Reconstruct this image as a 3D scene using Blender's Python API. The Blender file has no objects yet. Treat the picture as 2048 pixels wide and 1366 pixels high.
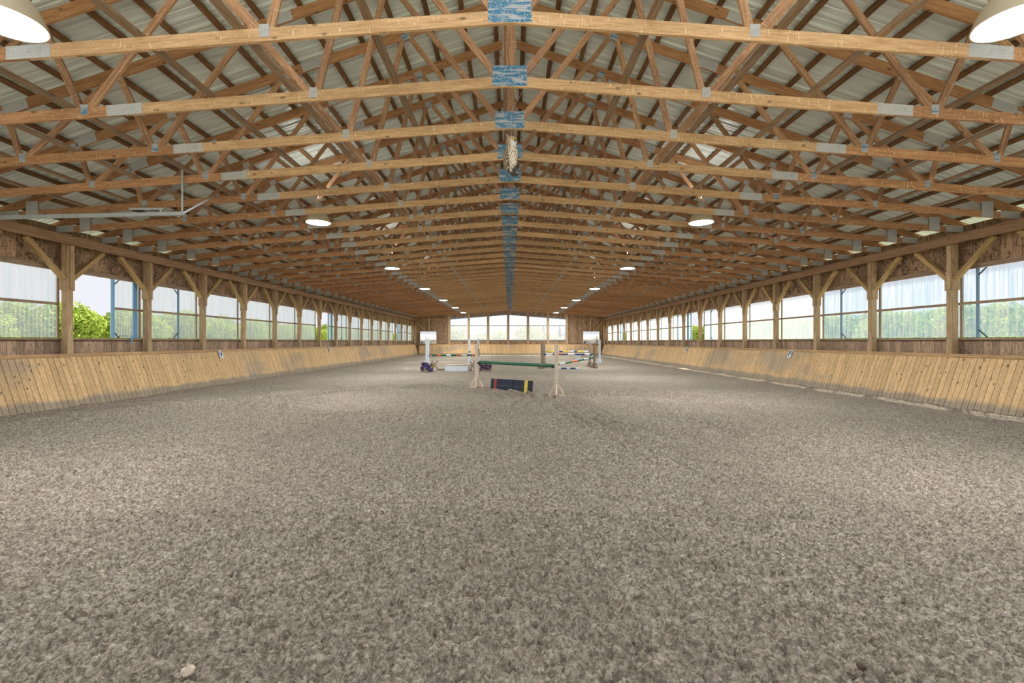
import bpy, math, random
import numpy as np
from mathutils import Matrix, Vector
random.seed(7)
C = bpy.context.scene.collection
PI = math.pi

# ------------------------------------------------------------------ camera
cam_d = bpy.data.cameras.new('camera'); cam = bpy.data.objects.new('camera', cam_d); C.objects.link(cam)
cam.location = (0, 0, 1.5); cam.rotation_euler = (PI/2, 0, 0)
cam_d.sensor_width = 36; cam_d.lens = 925/2048*36
cam_d.shift_x = 4.5/2048; cam_d.shift_y = 0
cam_d.clip_start = 0.05; cam_d.clip_end = 600
bpy.context.scene.camera = cam
# ------------------------------------------------------------------ world, sun, exposure
SKY = .54
w = bpy.data.worlds.new('world'); bpy.context.scene.world = w; w.use_nodes = True
bg = w.node_tree.nodes['Background']; bg.inputs[0].default_value = (0.80, 0.795, 0.86, 1); bg.inputs[1].default_value = SKY
sd = bpy.data.lights.new('sun', 'SUN'); sd.energy = 5.0; sd.angle = 0.03; sd.color = (1, .95, .86)
so = bpy.data.objects.new('sun', sd); C.objects.link(so); so.location = (20, -5, 30)
so.rotation_euler = Vector((-.42, -.48, -.9)).to_track_quat('-Z', 'Y').to_euler()
LAMP_E = 172.0       # diffuser emission of the high-bay lamps
UP_W = 5.0        # light leaving through the top of each lamp
vs = bpy.context.scene.view_settings
vs.view_transform = 'Standard'; vs.look = 'None'; vs.exposure = 1.05; vs.gamma = 1; vs.use_curve_mapping = False

# ------------------------------------------------------------------ node helpers
def srgb(r, g, b):
    f = lambda c: (c/255/12.92) if c/255 <= .04045 else ((c/255+.055)/1.055)**2.4
    return (f(r), f(g), f(b), 1)
class NT:
    def __init__(s, name):
        s.m = bpy.data.materials.new(name); s.m.use_nodes = True; s.t = s.m.node_tree; s.t.nodes.clear()
        s.out = s.n('ShaderNodeOutputMaterial')
    def n(s, t, **k):
        o = s.t.nodes.new(t)
        for a, b in k.items(): setattr(o, a, b)
        return o
    def l(s, a, b): s.t.links.new(a, b)
    def setin(s, sock, v):
        if isinstance(v, bpy.types.NodeSocket): s.l(v, sock)
        else: sock.default_value = v
    def coord(s, kind='Object'): return s.n('ShaderNodeTexCoord').outputs[kind]
    def mapping(s, v, scale=(1,1,1), loc=(0,0,0)):
        m = s.n('ShaderNodeMapping'); s.l(v, m.inputs[0]); m.inputs['Scale'].default_value = scale; m.inputs['Location'].default_value = loc
        return m.outputs[0]
    def noise(s, v, scale=5, detail=3, rough=.55, dist=0):
        n = s.n('ShaderNodeTexNoise'); s.l(v, n.inputs['Vector']); n.inputs['Scale'].default_value = scale
        n.inputs['Detail'].default_value = detail; n.inputs['Roughness'].default_value = rough; n.inputs['Distortion'].default_value = dist
        return n.outputs[0]
    def ramp(s, f, a, b, ca=(0,0,0,1), cb=(1,1,1,1)):
        r = s.n('ShaderNodeValToRGB'); s.l(f, r.inputs[0]); e = r.color_ramp.elements
        e[0].position = a; e[0].color = ca; e[1].position = b; e[1].color = cb
        return r.outputs[0]
    def mix(s, f, a, b, mode='MIX'):
        m = s.n('ShaderNodeMix', data_type='RGBA', blend_type=mode)
        s.setin(m.inputs[0], f); s.setin(m.inputs[6], a); s.setin(m.inputs[7], b)
        return m.outputs[2]
    def math(s, op, a, b=0.0):
        m = s.n('ShaderNodeMath', operation=op); s.setin(m.inputs[0], a); s.setin(m.inputs[1], b); return m.outputs[0]
    def bsdf(s, col, rough=.8, metal=0, bump=None, bstr=.3, bdist=.01, spec=None):
        b = s.n('ShaderNodeBsdfPrincipled'); s.setin(b.inputs['Base Color'], col); s.setin(b.inputs['Roughness'], rough); s.setin(b.inputs['Metallic'], metal)
        if spec is not None: b.inputs['Specular IOR Level'].default_value = spec
        if bump is not None:
            u = s.n('ShaderNodeBump'); u.inputs['Strength'].default_value = bstr; u.inputs['Distance'].default_value = bdist
            s.l(bump, u.inputs['Height']); s.l(u.outputs[0], b.inputs['Normal'])
        s.l(b.outputs[0], s.out.inputs[0]); return b
def flat(name, col, rough=.7, metal=0, var=.0):
    t = NT(name); c = srgb(*col)
    if var:
        n = t.noise(t.coord(), 9, 4); c = t.mix(t.ramp(n, .35, .7), c, tuple(x*(1-var) for x in c[:3])+(1,))
    t.bsdf(c, rough, metal); return t.m

def wood(name, dark, light, grain=(1.2, 16, 16), knots=.5, scratch=.0, island=False, vary=.25, blotch=None, blotch_amt=.5, dirt=None):
    """grain: scale per object axis, small along the length of the board"""
    t = NT(name); co = t.coord()
    rnd = t.n('ShaderNodeObjectInfo').outputs['Random']
    if island:
        rnd = t.n('ShaderNodeNewGeometry').outputs['Random Per Island']
    cmb = t.n('ShaderNodeCombineXYZ')
    for i, k in enumerate((31.0, 17.0, 23.0)): t.l(t.math('MULTIPLY', rnd, k), cmb.inputs[i])
    ad = t.n('ShaderNodeVectorMath', operation='ADD'); t.l(co, ad.inputs[0]); t.l(cmb.outputs[0], ad.inputs[1]); v = ad.outputs[0]
    g = t.noise(t.mapping(v, grain), 3.0, 4, .6, .4)
    col = t.mix(t.ramp(g, .32, .68), srgb(*dark), srgb(*light))
    big = t.noise(t.mapping(v, tuple(x*.18 for x in grain)), 3.0, 2)
    col = t.mix(t.math('MULTIPLY', t.ramp(big, .35, .7), .35), col, srgb(*[c*.8 for c in dark]))
    if blotch:
        bl = t.noise(v, 6.5, 5, .65, 1.4)
        col = t.mix(t.math('MULTIPLY', t.ramp(bl, .5, .62), blotch_amt), col, srgb(*blotch))
    if knots:
        vo = t.n('ShaderNodeTexVoronoi'); ks = tuple(3.2 if x < 4 else 6.5 for x in grain)
        t.l(t.mapping(v, ks), vo.inputs['Vector']); vo.inputs['Scale'].default_value = 1.0
        k = t.ramp(vo.outputs['Distance'], .09, .15, (1,1,1,1), (0,0,0,1))
        col = t.mix(t.math('MULTIPLY', k, knots), col, srgb(*[c*.42 for c in dark]))
    if scratch:
        sv = tuple(26 if x < 4 else 4.5 for x in grain)
        s1 = t.noise(t.mapping(v, sv), 2.2, 2, .5)
        col = t.mix(t.math('MULTIPLY', t.ramp(s1, .64, .70), scratch), col, srgb(238, 214, 178))
        s2 = t.noise(t.mapping(v, (40, 30, 30)), 1.2, 1, .5)
        col = t.mix(t.math('MULTIPLY', t.ramp(s2, .68, .72), scratch*.8), col, srgb(230, 205, 165))
    if dirt:                               # (axis value z0, z1, colour): splashed sand on the foot of the boards
        sep = t.n('ShaderNodeSeparateXYZ'); t.l(co, sep.inputs[0])
        zz = t.math('ADD', sep.outputs[2], t.math('MULTIPLY', t.noise(co, 2.3, 4), -.22))
        dm = t.ramp(zz, dirt[0], dirt[1], (1,1,1,1), (0,0,0,1))
        col = t.mix(dm, col, srgb(*dirt[2]))
        pl = t.noise(t.mapping(co, (.8, .35, .8)), 1.0, 3)
        col = t.mix(t.math('MULTIPLY', t.ramp(pl, .52, .66), .55), col, srgb(*dirt[3]))
    hv = t.n('ShaderNodeHueSaturation'); t.l(col, hv.inputs['Color'])
    t.l(t.math('ADD', t.math('MULTIPLY', rnd, vary), 1-vary/2), hv.inputs['Value'])
    hv.inputs['Saturation'].default_value = 1
    t.bsdf(hv.outputs[0], .82, bump=g, bstr=.25, bdist=.004, spec=.25)
    return t.m

M = {}
M['chord_tan'] = wood('tan_truss_lumber', (186, 146, 106), (226, 190, 148), scratch=.8, knots=.6)
M['chord_brown'] = wood('brown_truss_lumber', (162, 116, 82), (208, 160, 120), scratch=.7, knots=.6)
M['web'] = wood('web_lumber', (152, 112, 84), (206, 164, 128), scratch=.4, knots=.6, vary=.4)
M['top_chord'] = wood('rafter_lumber', (154, 110, 76), (204, 156, 114), scratch=.0, knots=.6)
M['purlin'] = wood('purlin_lumber', (96, 68, 46), (150, 112, 74), grain=(16, 1.2, 16), knots=.4, vary=.35)
M['lateral'] = wood('grey_brace_lumber', (128, 104, 84), (176, 150, 124), grain=(16, 1.2, 16), knots=.4, vary=.3)
M['carrier'] = wood('carrier_lumber', (136, 104, 78), (186, 150, 118), grain=(16, 1.0, 16), scratch=0, knots=.5, vary=.1)
M['post'] = wood('post_lumber', (160, 130, 96), (216, 188, 148), knots=.4, vary=.18)
M['brace'] = wood('knee_brace_lumber', (160, 130, 86), (216, 184, 128), knots=.4, vary=.2)
M['plank'] = wood('weathered_planks', (136, 106, 80), (206, 172, 136), grain=(16, 16, 1.4), knots=.5, island=True, vary=.45, blotch=(58, 44, 38), blotch_amt=.75)
M['plank_low'] = wood('weathered_low_planks', (146, 118, 94), (212, 180, 150), grain=(16, 16, 1.4), knots=.5, island=True, vary=.5, blotch=(110, 98, 88), blotch_amt=.5)
M['trimwood'] = wood('weathered_trim', (136, 112, 92), (188, 162, 136), grain=(16, 1.0, 16), knots=.3, vary=.1)
M['trimwood_x'] = wood('weathered_cross_trim', (140, 108, 76), (196, 160, 118), grain=(1.0, 16, 16), knots=.3, vary=.1)
M['kick'] = wood('kickboard_slats', (206, 164, 114), (238, 206, 156), grain=(14, 14, 1.2), knots=.85, island=True, vary=.22, dirt=(.02, .12, (160, 144, 122), (160, 148, 132)))
M['kickcap'] = wood('kickboard_cap', (170, 130, 88), (214, 178, 132), grain=(14, 1.0, 14), knots=.2, vary=.1)
M['rawwood'] = wood('raw_jump_lumber', (206, 186, 160), (238, 224, 200), knots=.3, vary=.08)
M['greywood'] = wood('grey_jump_lumber', (140, 122, 104), (186, 168, 146), knots=.3, vary=.1)
M['gap'] = flat('dark_gap', (62, 44, 30), .9)
M['white'] = flat('white_paint', (224, 230, 236), .6, var=.12)
M['green'] = flat('green_paint', (40, 112, 82), .5, var=.25)
M['navy'] = flat('navy_paint', (36, 46, 66), .6, var=.45)
M['blue'] = flat('blue_paint', (40, 72, 122), .5, var=.2)
M['orange'] = flat('orange_paint', (226, 112, 52), .5, var=.15)
M['red'] = flat('red_paint', (170, 62, 66), .6, var=.15)
M['yellow'] = flat('yellow_paint', (232, 208, 70), .6, var=.15)
M['dark'] = flat('dark_metal', (52, 52, 56), .5, .3)
M['galv'] = flat('galvanised_steel', (176, 182, 186), .6, .2, var=.15)
M['framegrey'] = flat('painted_frame', (118, 150, 178), .5)
M['bluepost'] = flat('blue_painted_post', (120, 172, 214), .5)
M['purple'] = flat('purple_petals', (132, 104, 176), .7, var=.2)
M['mauve'] = flat('mauve_petals', (160, 118, 158), .7, var=.3)
M['leafdark'] = flat('dark_leaf', (60, 92, 54), .7, var=.3)
M['lampdome'] = flat('beige_lamp_shell', (206, 194, 168), .4, .1)
M['lampbox'] = flat('lamp_ballast', (190, 186, 176), .5, .3)
M['letterblack'] = flat('black_lettering', (24, 26, 34), .6)
M['letterblue'] = flat('blue_lettering', (44, 52, 92), .6)
t = NT('mirror_glass'); t.bsdf((.86, .9, .9, 1), .02, 1.0); M['mirror'] = t.m
# nail plates: stamped steel with rows of slots
def plate(name, base, ink=None, cover=.5):
    t = NT(name); co = t.coord(); rnd = t.n('ShaderNodeObjectInfo').outputs['Random']
    sep = t.n('ShaderNodeSeparateXYZ'); t.l(co, sep.inputs[0])
    fx = t.math('FRACT', t.math('MULTIPLY', sep.outputs[0], 62.0)); fz = t.math('FRACT', t.math('MULTIPLY', sep.outputs[2], 42.0))
    hole = t.math('MULTIPLY', t.math('LESS_THAN', fx, .42), t.math('LESS_THAN', fz, .6))
    col = srgb(*base)
    if ink:
        cmb = t.n('ShaderNodeCombineXYZ'); t.l(t.math('MULTIPLY', rnd, 40), cmb.inputs[0]); t.l(t.math('MULTIPLY', rnd, 25), cmb.inputs[2])
        ad = t.n('ShaderNodeVectorMath', operation='ADD'); t.l(co, ad.inputs[0]); t.l(cmb.outputs[0], ad.inputs[1])
        nz = t.noise(t.mapping(ad.outputs[0], (2, 2, 16)), 1.6, 2, .5)
        f = t.ramp(nz, cover, cover+.1)
        sp = t.noise(ad.outputs[0], 60, 1)
        f = t.math('MULTIPLY', f, t.ramp(sp, .3, .5))
        col = t.mix(f, col, srgb(*ink))
    col = t.mix(t.math('MULTIPLY', hole, .45), col, srgb(88, 84, 80) if not ink else srgb(96, 108, 120))
    n = t.noise(co, 12, 3)
    col = t.mix(t.math('MULTIPLY', t.ramp(n, .5, .7), .25), col, srgb(120, 122, 124))
    t.bsdf(col, .5, .0, bump=hole, bstr=.3, bdist=.002); return t.m
M['plate'] = plate('steel_nail_plate', (196, 198, 200))
M['plate_blue'] = plate('blue_inked_nail_plate', (190, 194, 200), (28, 124, 170), .40)
M['plate_mix'] = plate('part_inked_nail_plate', (180, 184, 188), (60, 130, 176), .5)
# roof steel
t = NT('roof_steel'); n = t.noise(t.mapping(t.coord(), (.5, 2, .5)), 2, 3)
t.bsdf(t.mix(t.ramp(n, .3, .7), srgb(212, 220, 216), srgb(226, 233, 230)), .32, .1, spec=.5); M['roof'] = t.m
# corrugated translucent plastic
def poly(name, tint, streak, fac=.5):
    t = NT(name); co = t.coord()
    n = t.noise(t.mapping(co, (5, 5, .35)), 2.0, 4, .6)
    body = t.mix(t.ramp(n, .4, .62), srgb(*tint), srgb(*streak))
    tr = t.n('ShaderNodeBsdfTransparent'); tr.inputs[0].default_value = tuple(srgb(*tint)[:3])+(1,)
    tl = t.n('ShaderNodeBsdfTranslucent'); t.l(body, tl.inputs[0])
    gl = t.n('ShaderNodeBsdfDiffuse'); t.l(body, gl.inputs[0])
    m1 = t.n('ShaderNodeMixShader'); m1.inputs[0].default_value = .3; t.l(tl.outputs[0], m1.inputs[1]); t.l(gl.outputs[0], m1.inputs[2])
    lw = t.n('ShaderNodeLayerWeight'); lw.inputs[0].default_value = .35
    m2 = t.n('ShaderNodeMixShader'); t.setin(m2.inputs[0], t.math('ADD', t.math('MULTIPLY', lw.outputs['Facing'], .45), fac-.22))
    t.l(tr.outputs[0], m2.inputs[1]); t.l(m1.outputs[0], m2.inputs[2]); t.l(m2.outputs[0], t.out.inputs[0]); return t.m
M['poly_clear'] = poly('clear_corrugated_sheet', (242, 245, 248), (214, 230, 240), .64)
M['poly_blue'] = poly('blue_corrugated_sheet', (226, 233, 240), (168, 200, 222), .5)
t = NT('milky_window_glass'); tr = t.n('ShaderNodeBsdfTransparent'); tr.inputs[0].default_value = (.97, .97, .98, 1)
tl = t.n('ShaderNodeBsdfTranslucent'); tl.inputs[0].default_value = (.95, .95, .97, 1); m1 = t.n('ShaderNodeMixShader'); m1.inputs[0].default_value = .14  # translucent white mixed into the clear glass, washes out the view beyond
t.l(tr.outputs[0], m1.inputs[1]); t.l(tl.outputs[0], m1.inputs[2]); t.l(m1.outputs[0], t.out.inputs[0]); M['glass'] = t.m
t = NT('lamp_diffuser'); e = t.n('ShaderNodeEmission'); e.inputs[0].default_value = (.91, .96, 1, 1); e.inputs[1].default_value = LAMP_E
t.l(e.outputs[0], t.out.inputs[0]); M['diffuser'] = t.m
# footing
t = NT('arena_footing'); co = t.coord()
n1 = t.noise(co, 38, 5, .65, .6); n2 = t.noise(co, .5, 3); n3 = t.noise(t.mapping(co, (1, 1, 1)), 110, 3, .6)
c = t.mix(t.ramp(n1, .38, .62), srgb(130, 115, 98), srgb(218, 204, 182))
n4 = t.noise(co, 21, 4, .7, 1.2)
c = t.mix(t.math('MULTIPLY', t.ramp(n4, .52, .60), .5), c, srgb(106, 94, 80))
n5 = t.noise(co, 8, 4, .7, 1.5)
c = t.mix(t.math('MULTIPLY', t.ramp(n5, .53, .63), .3), c, srgb(116, 103, 88))
c = t.mix(t.math('MULTIPLY', t.ramp(n2, .35, .7), .3), c, srgb(140, 126, 110))
vo = t.n('ShaderNodeTexVoronoi'); t.l(co, vo.inputs['Vector']); vo.inputs['Scale'].default_value = 9
c = t.mix(t.math('MULTIPLY', t.ramp(vo.outputs['Distance'], .09, .13, (1,1,1,1), (0,0,0,1)), .6), c, srgb(224, 214, 198))
t.bsdf(c, .95, bump=t.math('ADD', n1, t.math('MULTIPLY', n3, .5)), bstr=1.0, bdist=.035, spec=.15); M['sand'] = t.m
t = NT('field_grass'); n = t.noise(t.coord(), .6, 5)
t.bsdf(t.mix(t.ramp(n, .3, .7), srgb(176, 182, 150), srgb(206, 206, 186)), .95, spec=.1); M['grass'] = t.m
def leafmat(name, a, b):
    t = NT(name); rnd = t.n('ShaderNodeNewGeometry').outputs['Random Per Island']
    c = t.mix(rnd, srgb(*a), srgb(*b)); d = t.n('ShaderNodeBsdfDiffuse'); t.l(c, d.inputs[0])
    tl = t.n('ShaderNodeBsdfTranslucent'); t.l(c, tl.inputs[0]); m = t.n('ShaderNodeMixShader'); m.inputs[0].default_value = .35
    t.l(d.outputs[0], m.inputs[1]); t.l(tl.outputs[0], m.inputs[2]); t.l(m.outputs[0], t.out.inputs[0]); return t.m
M['leaf'] = leafmat('bright_leaves', (116, 146, 56), (196, 208, 106))
M['leaf_pale'] = leafmat('pale_leaves', (140, 156, 136), (196, 204, 186))
M['conifer'] = leafmat('blue_conifer_needles', (70, 110, 124), (116, 156, 164))
M['blossom'] = leafmat('white_blossom', (200, 190, 180), (250, 246, 240))
M['bark'] = flat('bark', (96, 80, 66), .9, var=.3)

# ------------------------------------------------------------------ object helpers
def tag(o, label=None, cat=None, group=None, kind=None):
    if label: o['label'] = label
    if cat: o['category'] = cat
    if group: o['group'] = group
    if kind: o['kind'] = kind
    return o
def empty(name, loc=(0,0,0), rz=0, **k):
    o = bpy.data.objects.new(name, None); C.objects.link(o); o.location = loc; o.rotation_euler = (0, 0, rz); o.empty_display_size = .1
    return tag(o, **k)
def link(name, me, parent=None, mat4=None):
    o = bpy.data.objects.new(name, me); C.objects.link(o); o.parent = parent
    if mat4 is not None: o.matrix_local = mat4
    return o
class MB:
    def __init__(s): s.v = []; s.f = []; s.mi = []
    def add(s, vs, fs, mi=0):
        b = len(s.v); s.v += [tuple(p) for p in vs]; s.f += [tuple(i+b for i in f) for f in fs]; s.mi += [mi]*len(fs); return s
    def box(s, x0, x1, y0, y1, z0, z1, mi=0, mx=None):
        P = [Vector(p) for p in ((x0,y0,z0),(x1,y0,z0),(x1,y1,z0),(x0,y1,z0),(x0,y0,z1),(x1,y0,z1),(x1,y1,z1),(x0,y1,z1))]
        if mx is not None: P = [mx @ p for p in P]
        return s.add(P, [(3,2,1,0),(4,5,6,7),(0,1,5,4),(1,2,6,5),(2,3,7,6),(3,0,4,7)], mi)
    def bar(s, p, q, w, t, up=(0,0,1), mi=0):
        m, L = frame(p, q, up); return s.box(0, L, -t/2, t/2, -w/2, w/2, mi, m)
    def cyl(s, p, q, r0, r1=None, n=12, mi=0, caps=True):
        r1 = r0 if r1 is None else r1; m, L = frame(p, q, (0,0,1) if abs(Vector(q).x-Vector(p).x)+abs(Vector(q).y-Vector(p).y) > 1e-4 else (0,1,0))
        A = [m @ Vector((0, r0*math.cos(2*PI*i/n), r0*math.sin(2*PI*i/n))) for i in range(n)]
        B = [m @ Vector((L, r1*math.cos(2*PI*i/n), r1*math.sin(2*PI*i/n))) for i in range(n)]
        fs = [(i, (i+1) % n, n+(i+1) % n, n+i) for i in range(n)]
        if caps: fs += [tuple(range(n-1, -1, -1)), tuple(range(n, 2*n))]
        return s.add(A+B, fs, mi)
    def lathe(s, prof, n=24, c=(0,0,0), mi=0, sx=1, sy=1):
        vs = [(c[0]+r*sx*math.cos(2*PI*i/n), c[1]+r*sy*math.sin(2*PI*i/n), c[2]+z) for r, z in prof for i in range(n)]
        fs = [(k*n+i, k*n+(i+1) % n, (k+1)*n+(i+1) % n, (k+1)*n+i) for k in range(len(prof)-1) for i in range(n)]
        return s.add(vs, fs, mi)
    def me(s, name, mats, smooth=False):
        me = bpy.data.meshes.new(name); me.from_pydata(s.v, [], s.f)
        for m in (mats if isinstance(mats, (list, tuple)) else [mats]): me.materials.append(m)
        me.polygons.foreach_set('material_index', s.mi)
        if smooth: me.polygons.foreach_set('use_smooth', [True]*len(s.f))
        me.update(); return me
    def build(s, name, mats, parent=None, smooth=False): return link(name, s.me(name, mats, smooth), parent)
def frame(p, q, up=(0,0,1)):
    p = Vector(p); q = Vector(q); d = q-p; L = d.length; x = d.normalized()
    y = Vector(up).cross(x)
    if y.length < 1e-5: y = Vector((0,1,0))
    y.normalize(); z = x.cross(y)
    return Matrix(((x.x, y.x, z.x, p.x), (x.y, y.y, z.y, p.y), (x.z, y.z, z.z, p.z), (0, 0, 0, 1))), L
_cache = {}
def boxmesh(L, t, w, mat):
    k = (round(L, 4), round(t, 4), round(w, 4), mat)
    if k not in _cache: _cache[k] = MB().box(-L/2, L/2, -t/2, t/2, -w/2, w/2).me('board', M[mat])
    return _cache[k]
def member(name, p, q, w, t, mat, parent, up=(0,0,1), label=None):
    """board from p to q: w measured in the plane of 'up', t across; its own object with grain along its length"""
    m, L = frame(p, q, up)
    o = link(name, boxmesh(L, t, w, mat), parent, m @ Matrix.Translation((L/2, 0, 0)))
    if label: o['label'] = label
    return o
def children_map():
    d = {}
    for o in bpy.data.objects:
        if o.parent: d.setdefault(o.parent.name, []).append(o)
    return d
def copy_tree(root, kids, **k):
    r = root.copy(); C.objects.link(r)
    def rec(src, dst):
        for c in kids.get(src.name, []):
            d = c.copy(); C.objects.link(d); d.parent = dst; rec(c, d)
    rec(root, r); return tag(r, **k)
ORD = ['', 'first', 'second', 'third', 'fourth', 'fifth', 'sixth', 'seventh', 'eighth', 'ninth', 'tenth', 'eleventh', 'twelfth', 'thirteenth', 'fourteenth', 'fifteenth', 'sixteenth', 'seventeenth', 'eighteenth', 'nineteenth', 'twentieth']
ORD += ['twenty-'+x for x in ORD[1:10]] + ['thirtieth'] + ['thirty-'+x for x in ORD[1:10]] + ['fortieth']

# ------------------------------------------------------------------ dimensions (metres, camera at 1.5)
BCZ = 4.877; BS = .0741            # bottom chord underside at the centre, its fall per metre
TCZ = 7.93; TS = 1/3.0             # roof line
YT1 = 4.918; DT = 1.2192; NT_ = 38 # trusses
YP0 = 11.06; DP = 2.4384           # posts
YE = 51.30; YS = 3.5               # end wall, start of the roof
bcb = lambda x: BCZ-BS*abs(x)
bct = lambda x: bcb(x)+.14
tct = lambda x: TCZ-TS*abs(x)
tcb = lambda x: tct(x)-.175

# ------------------------------------------------------------------ floor
def lat(ix, iy, s):
    h = (ix.astype(np.int64)*374761393+iy.astype(np.int64)*668265263+s*974634777) & 0xffffffff
    h = ((h ^ (h >> 13))*1274126177) & 0xffffffff
    return ((h ^ (h >> 16)) & 0xffff)/65535.0
def vn(x, y, s):
    ix = np.floor(x); iy = np.floor(y); fx = x-ix; fy = y-iy; fx = fx*fx*(3-2*fx); fy = fy*fy*(3-2*fy)
    a = lat(ix, iy, s); b = lat(ix+1, iy, s); c = lat(ix, iy+1, s); d = lat(ix+1, iy+1, s)
    return (a*(1-fx)+b*fx)*(1-fy)+(c*(1-fx)+d*fx)*fy
def height(x, y):
    wx = x+.05*(vn(x*9, y*9, 11)-.5)+.03*(vn(x*24, y*24, 12)-.5); wy = y+.05*(vn(x*9, y*9, 13)-.5)+.03*(vn(x*24, y*24, 14)-.5)
    r1 = 1-np.abs(2*vn(wx*16, wy*20, 1)-1); r2 = 1-np.abs(2*vn(wx*36, wy*40, 2)-1)
    r3 = 1-np.abs(2*vn(wx*70, wy*74, 7)-1)
    far = np.clip(1.15-(y-4)*.08, .5, 1)
    h = far*(.036*(r1**2-.4)+.032*(r2-.5)+.016*(r3-.5)+.030*(vn(wx*11, wy*11, 5)-.5))+.03*(vn(x*2.2, y*2.2, 3)-.5)+.03*(vn(x*.6, y*.6, 4)-.5)
    j = .05*(vn(x*3, y*3, 21)-.5)
    def grooves(d, n, sp, dep, wid=.045):
        g = 0
        for i in range(n): q = d-i*sp+j; g = g+np.exp(-(q/wid)**2)-.5*np.exp(-((q-.10)/.05)**2)
        return -dep*3.2*g
    # rings left by the drag harrow and by riders
    for cx, cy, rx, ry, n, dep in ((-3.0, 12.2, 2.5, 2.4, 5, .034), (2.9, 10.6, 1.9, 2.3, 4, .034), (0.2, 19.5, 1.4, 2.0, 3, .03), (-6.0, 8.0, 2.0, 3.0, 4, .022)):
        r = np.hypot((x-cx)/rx, (y-cy)/ry); ang = np.arctan2(y-cy, x-cx)
        fade = .35+.65*np.clip(vn(ang*2.0+7+cx*0, r*0+cx*3, 31)*1.8-.3, 0, 1)
        h = h+fade*grooves((r-1)*rx, n, .30, dep)
    for (x0, y0, x1, y1, n) in ((1.6, 13.5, 2.6, 4.4, 4), (3.2, 13.5, 4.6, 5.0, 4)):
        dx, dy = x1-x0, y1-y0; L = math.hypot(dx, dy); dd = ((x-x0)*dy-(y-y0)*dx)/L; tt = ((x-x0)*dx+(y-y0)*dy)/(L*L)
        dd = dd+.9*(tt-.5)**2
        m = np.clip(1-np.abs(tt-.5)*1.6, 0, 1)
        h = h+m*grooves(dd, n, .26, .026)
    return h
V = []; F = []; off = 0
def patch(x0, x1, y0, y1, d, drop=0.0):
    global off
    nx = max(2, int((x1-x0)/d)+1); ny = max(2, int((y1-y0)/d)+1)
    X, Y = np.meshgrid(np.linspace(x0, x1, nx), np.linspace(y0, y1, ny)); Z = height(X, Y)-drop
    V.append(np.stack([X.ravel(), Y.ravel(), Z.ravel()], 1))
    i = np.arange(nx*ny).reshape(ny, nx)+off
    F.append(np.stack([i[:-1, :-1].ravel(), i[:-1, 1:].ravel(), i[1:, 1:].ravel(), i[1:, :-1].ravel()], 1)); off += nx*ny
patch(-4.9, 4.9, 1.5, 4.02, .0125)
patch(-9.4, 9.4, 4.0, 8.02, .02)
patch(-10.2, 10.2, 8.0, 15.03, .026)
patch(-10.2, 10.2, 15.0, 51.2, .09)
patch(-10.2, -4.88, -3, 4.02, .08); patch(4.88, 10.2, -3, 4.02, .08); patch(-4.92, 4.92, -3, 1.52, .08)
patch(-10.2, -9.38, 4.0, 8.02, .06); patch(9.38, 10.2, 4.0, 8.02, .06)
V = np.concatenate(V).astype(np.float32); F = np.concatenate(F).astype(np.int32)
me = bpy.data.meshes.new('floor'); me.vertices.add(len(V)); me.vertices.foreach_set('co', V.ravel())
me.loops.add(F.size); me.loops.foreach_set('vertex_index', F.ravel()); me.polygons.add(len(F))
me.polygons.foreach_set('loop_start', np.arange(0, F.size, 4, dtype=np.int32)); me.polygons.foreach_set('loop_total', np.full(len(F), 4, dtype=np.int32))
me.polygons.foreach_set('use_smooth', np.ones(len(F), dtype=bool)); me.materials.append(M['sand']); me.update(calc_edges=True)
tag(link('floor', me), kind='structure')
tag(MB().box(-250, 250, -60, 350, -.5, -.12).build('ground', M['grass']), kind='structure')

# ------------------------------------------------------------------ roof
roof = MB()
for s in (-1, 1):
    prof = []; y = YS
    while y < YE+.3:
        prof += [(y, 0), (y+.012, .034), (y+.05, .034), (y+.062, 0), (y+.115, .0), (y+.122, .010), (y+.15, .010), (y+.157, 0)]; y += .2286
    n = len(prof); vs_ = []
    for (yy, dz) in prof: vs_ += [(0, yy, TCZ+.083-dz), (s*11.35, yy, TCZ-TS*11.35+.083-dz)]
    roof.add(vs_, [(2*i, 2*i+1, 2*i+3, 2*i+2) for i in range(n-1)])
tag(roof.build('ceiling', M['roof']), kind='structure')
k = 0
for s, side in ((-1, 'left'), (1, 'right')):
    x = .28; i = 1
    while x < 11.2:
        z = tct(x)
        m = Matrix.Translation((s*x, (YS+YE)/2, z+.0215)) @ Matrix.Rotation(s*math.atan(TS), 4, 'Y')
        o = link('roof_purlin', MB().box(-.045, .045, -(YE-YS)/2, (YE-YS)/2, -.019, .019).me('roof_purlin', M['purlin']), None, m)
        tag(o, 'dark flat purlin board on %s roof slope, %s down from the ridge' % (side, ORD[i]), 'purlin', 'purlins under the %s roof slope' % side)
        x += .61; i += 1

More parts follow.
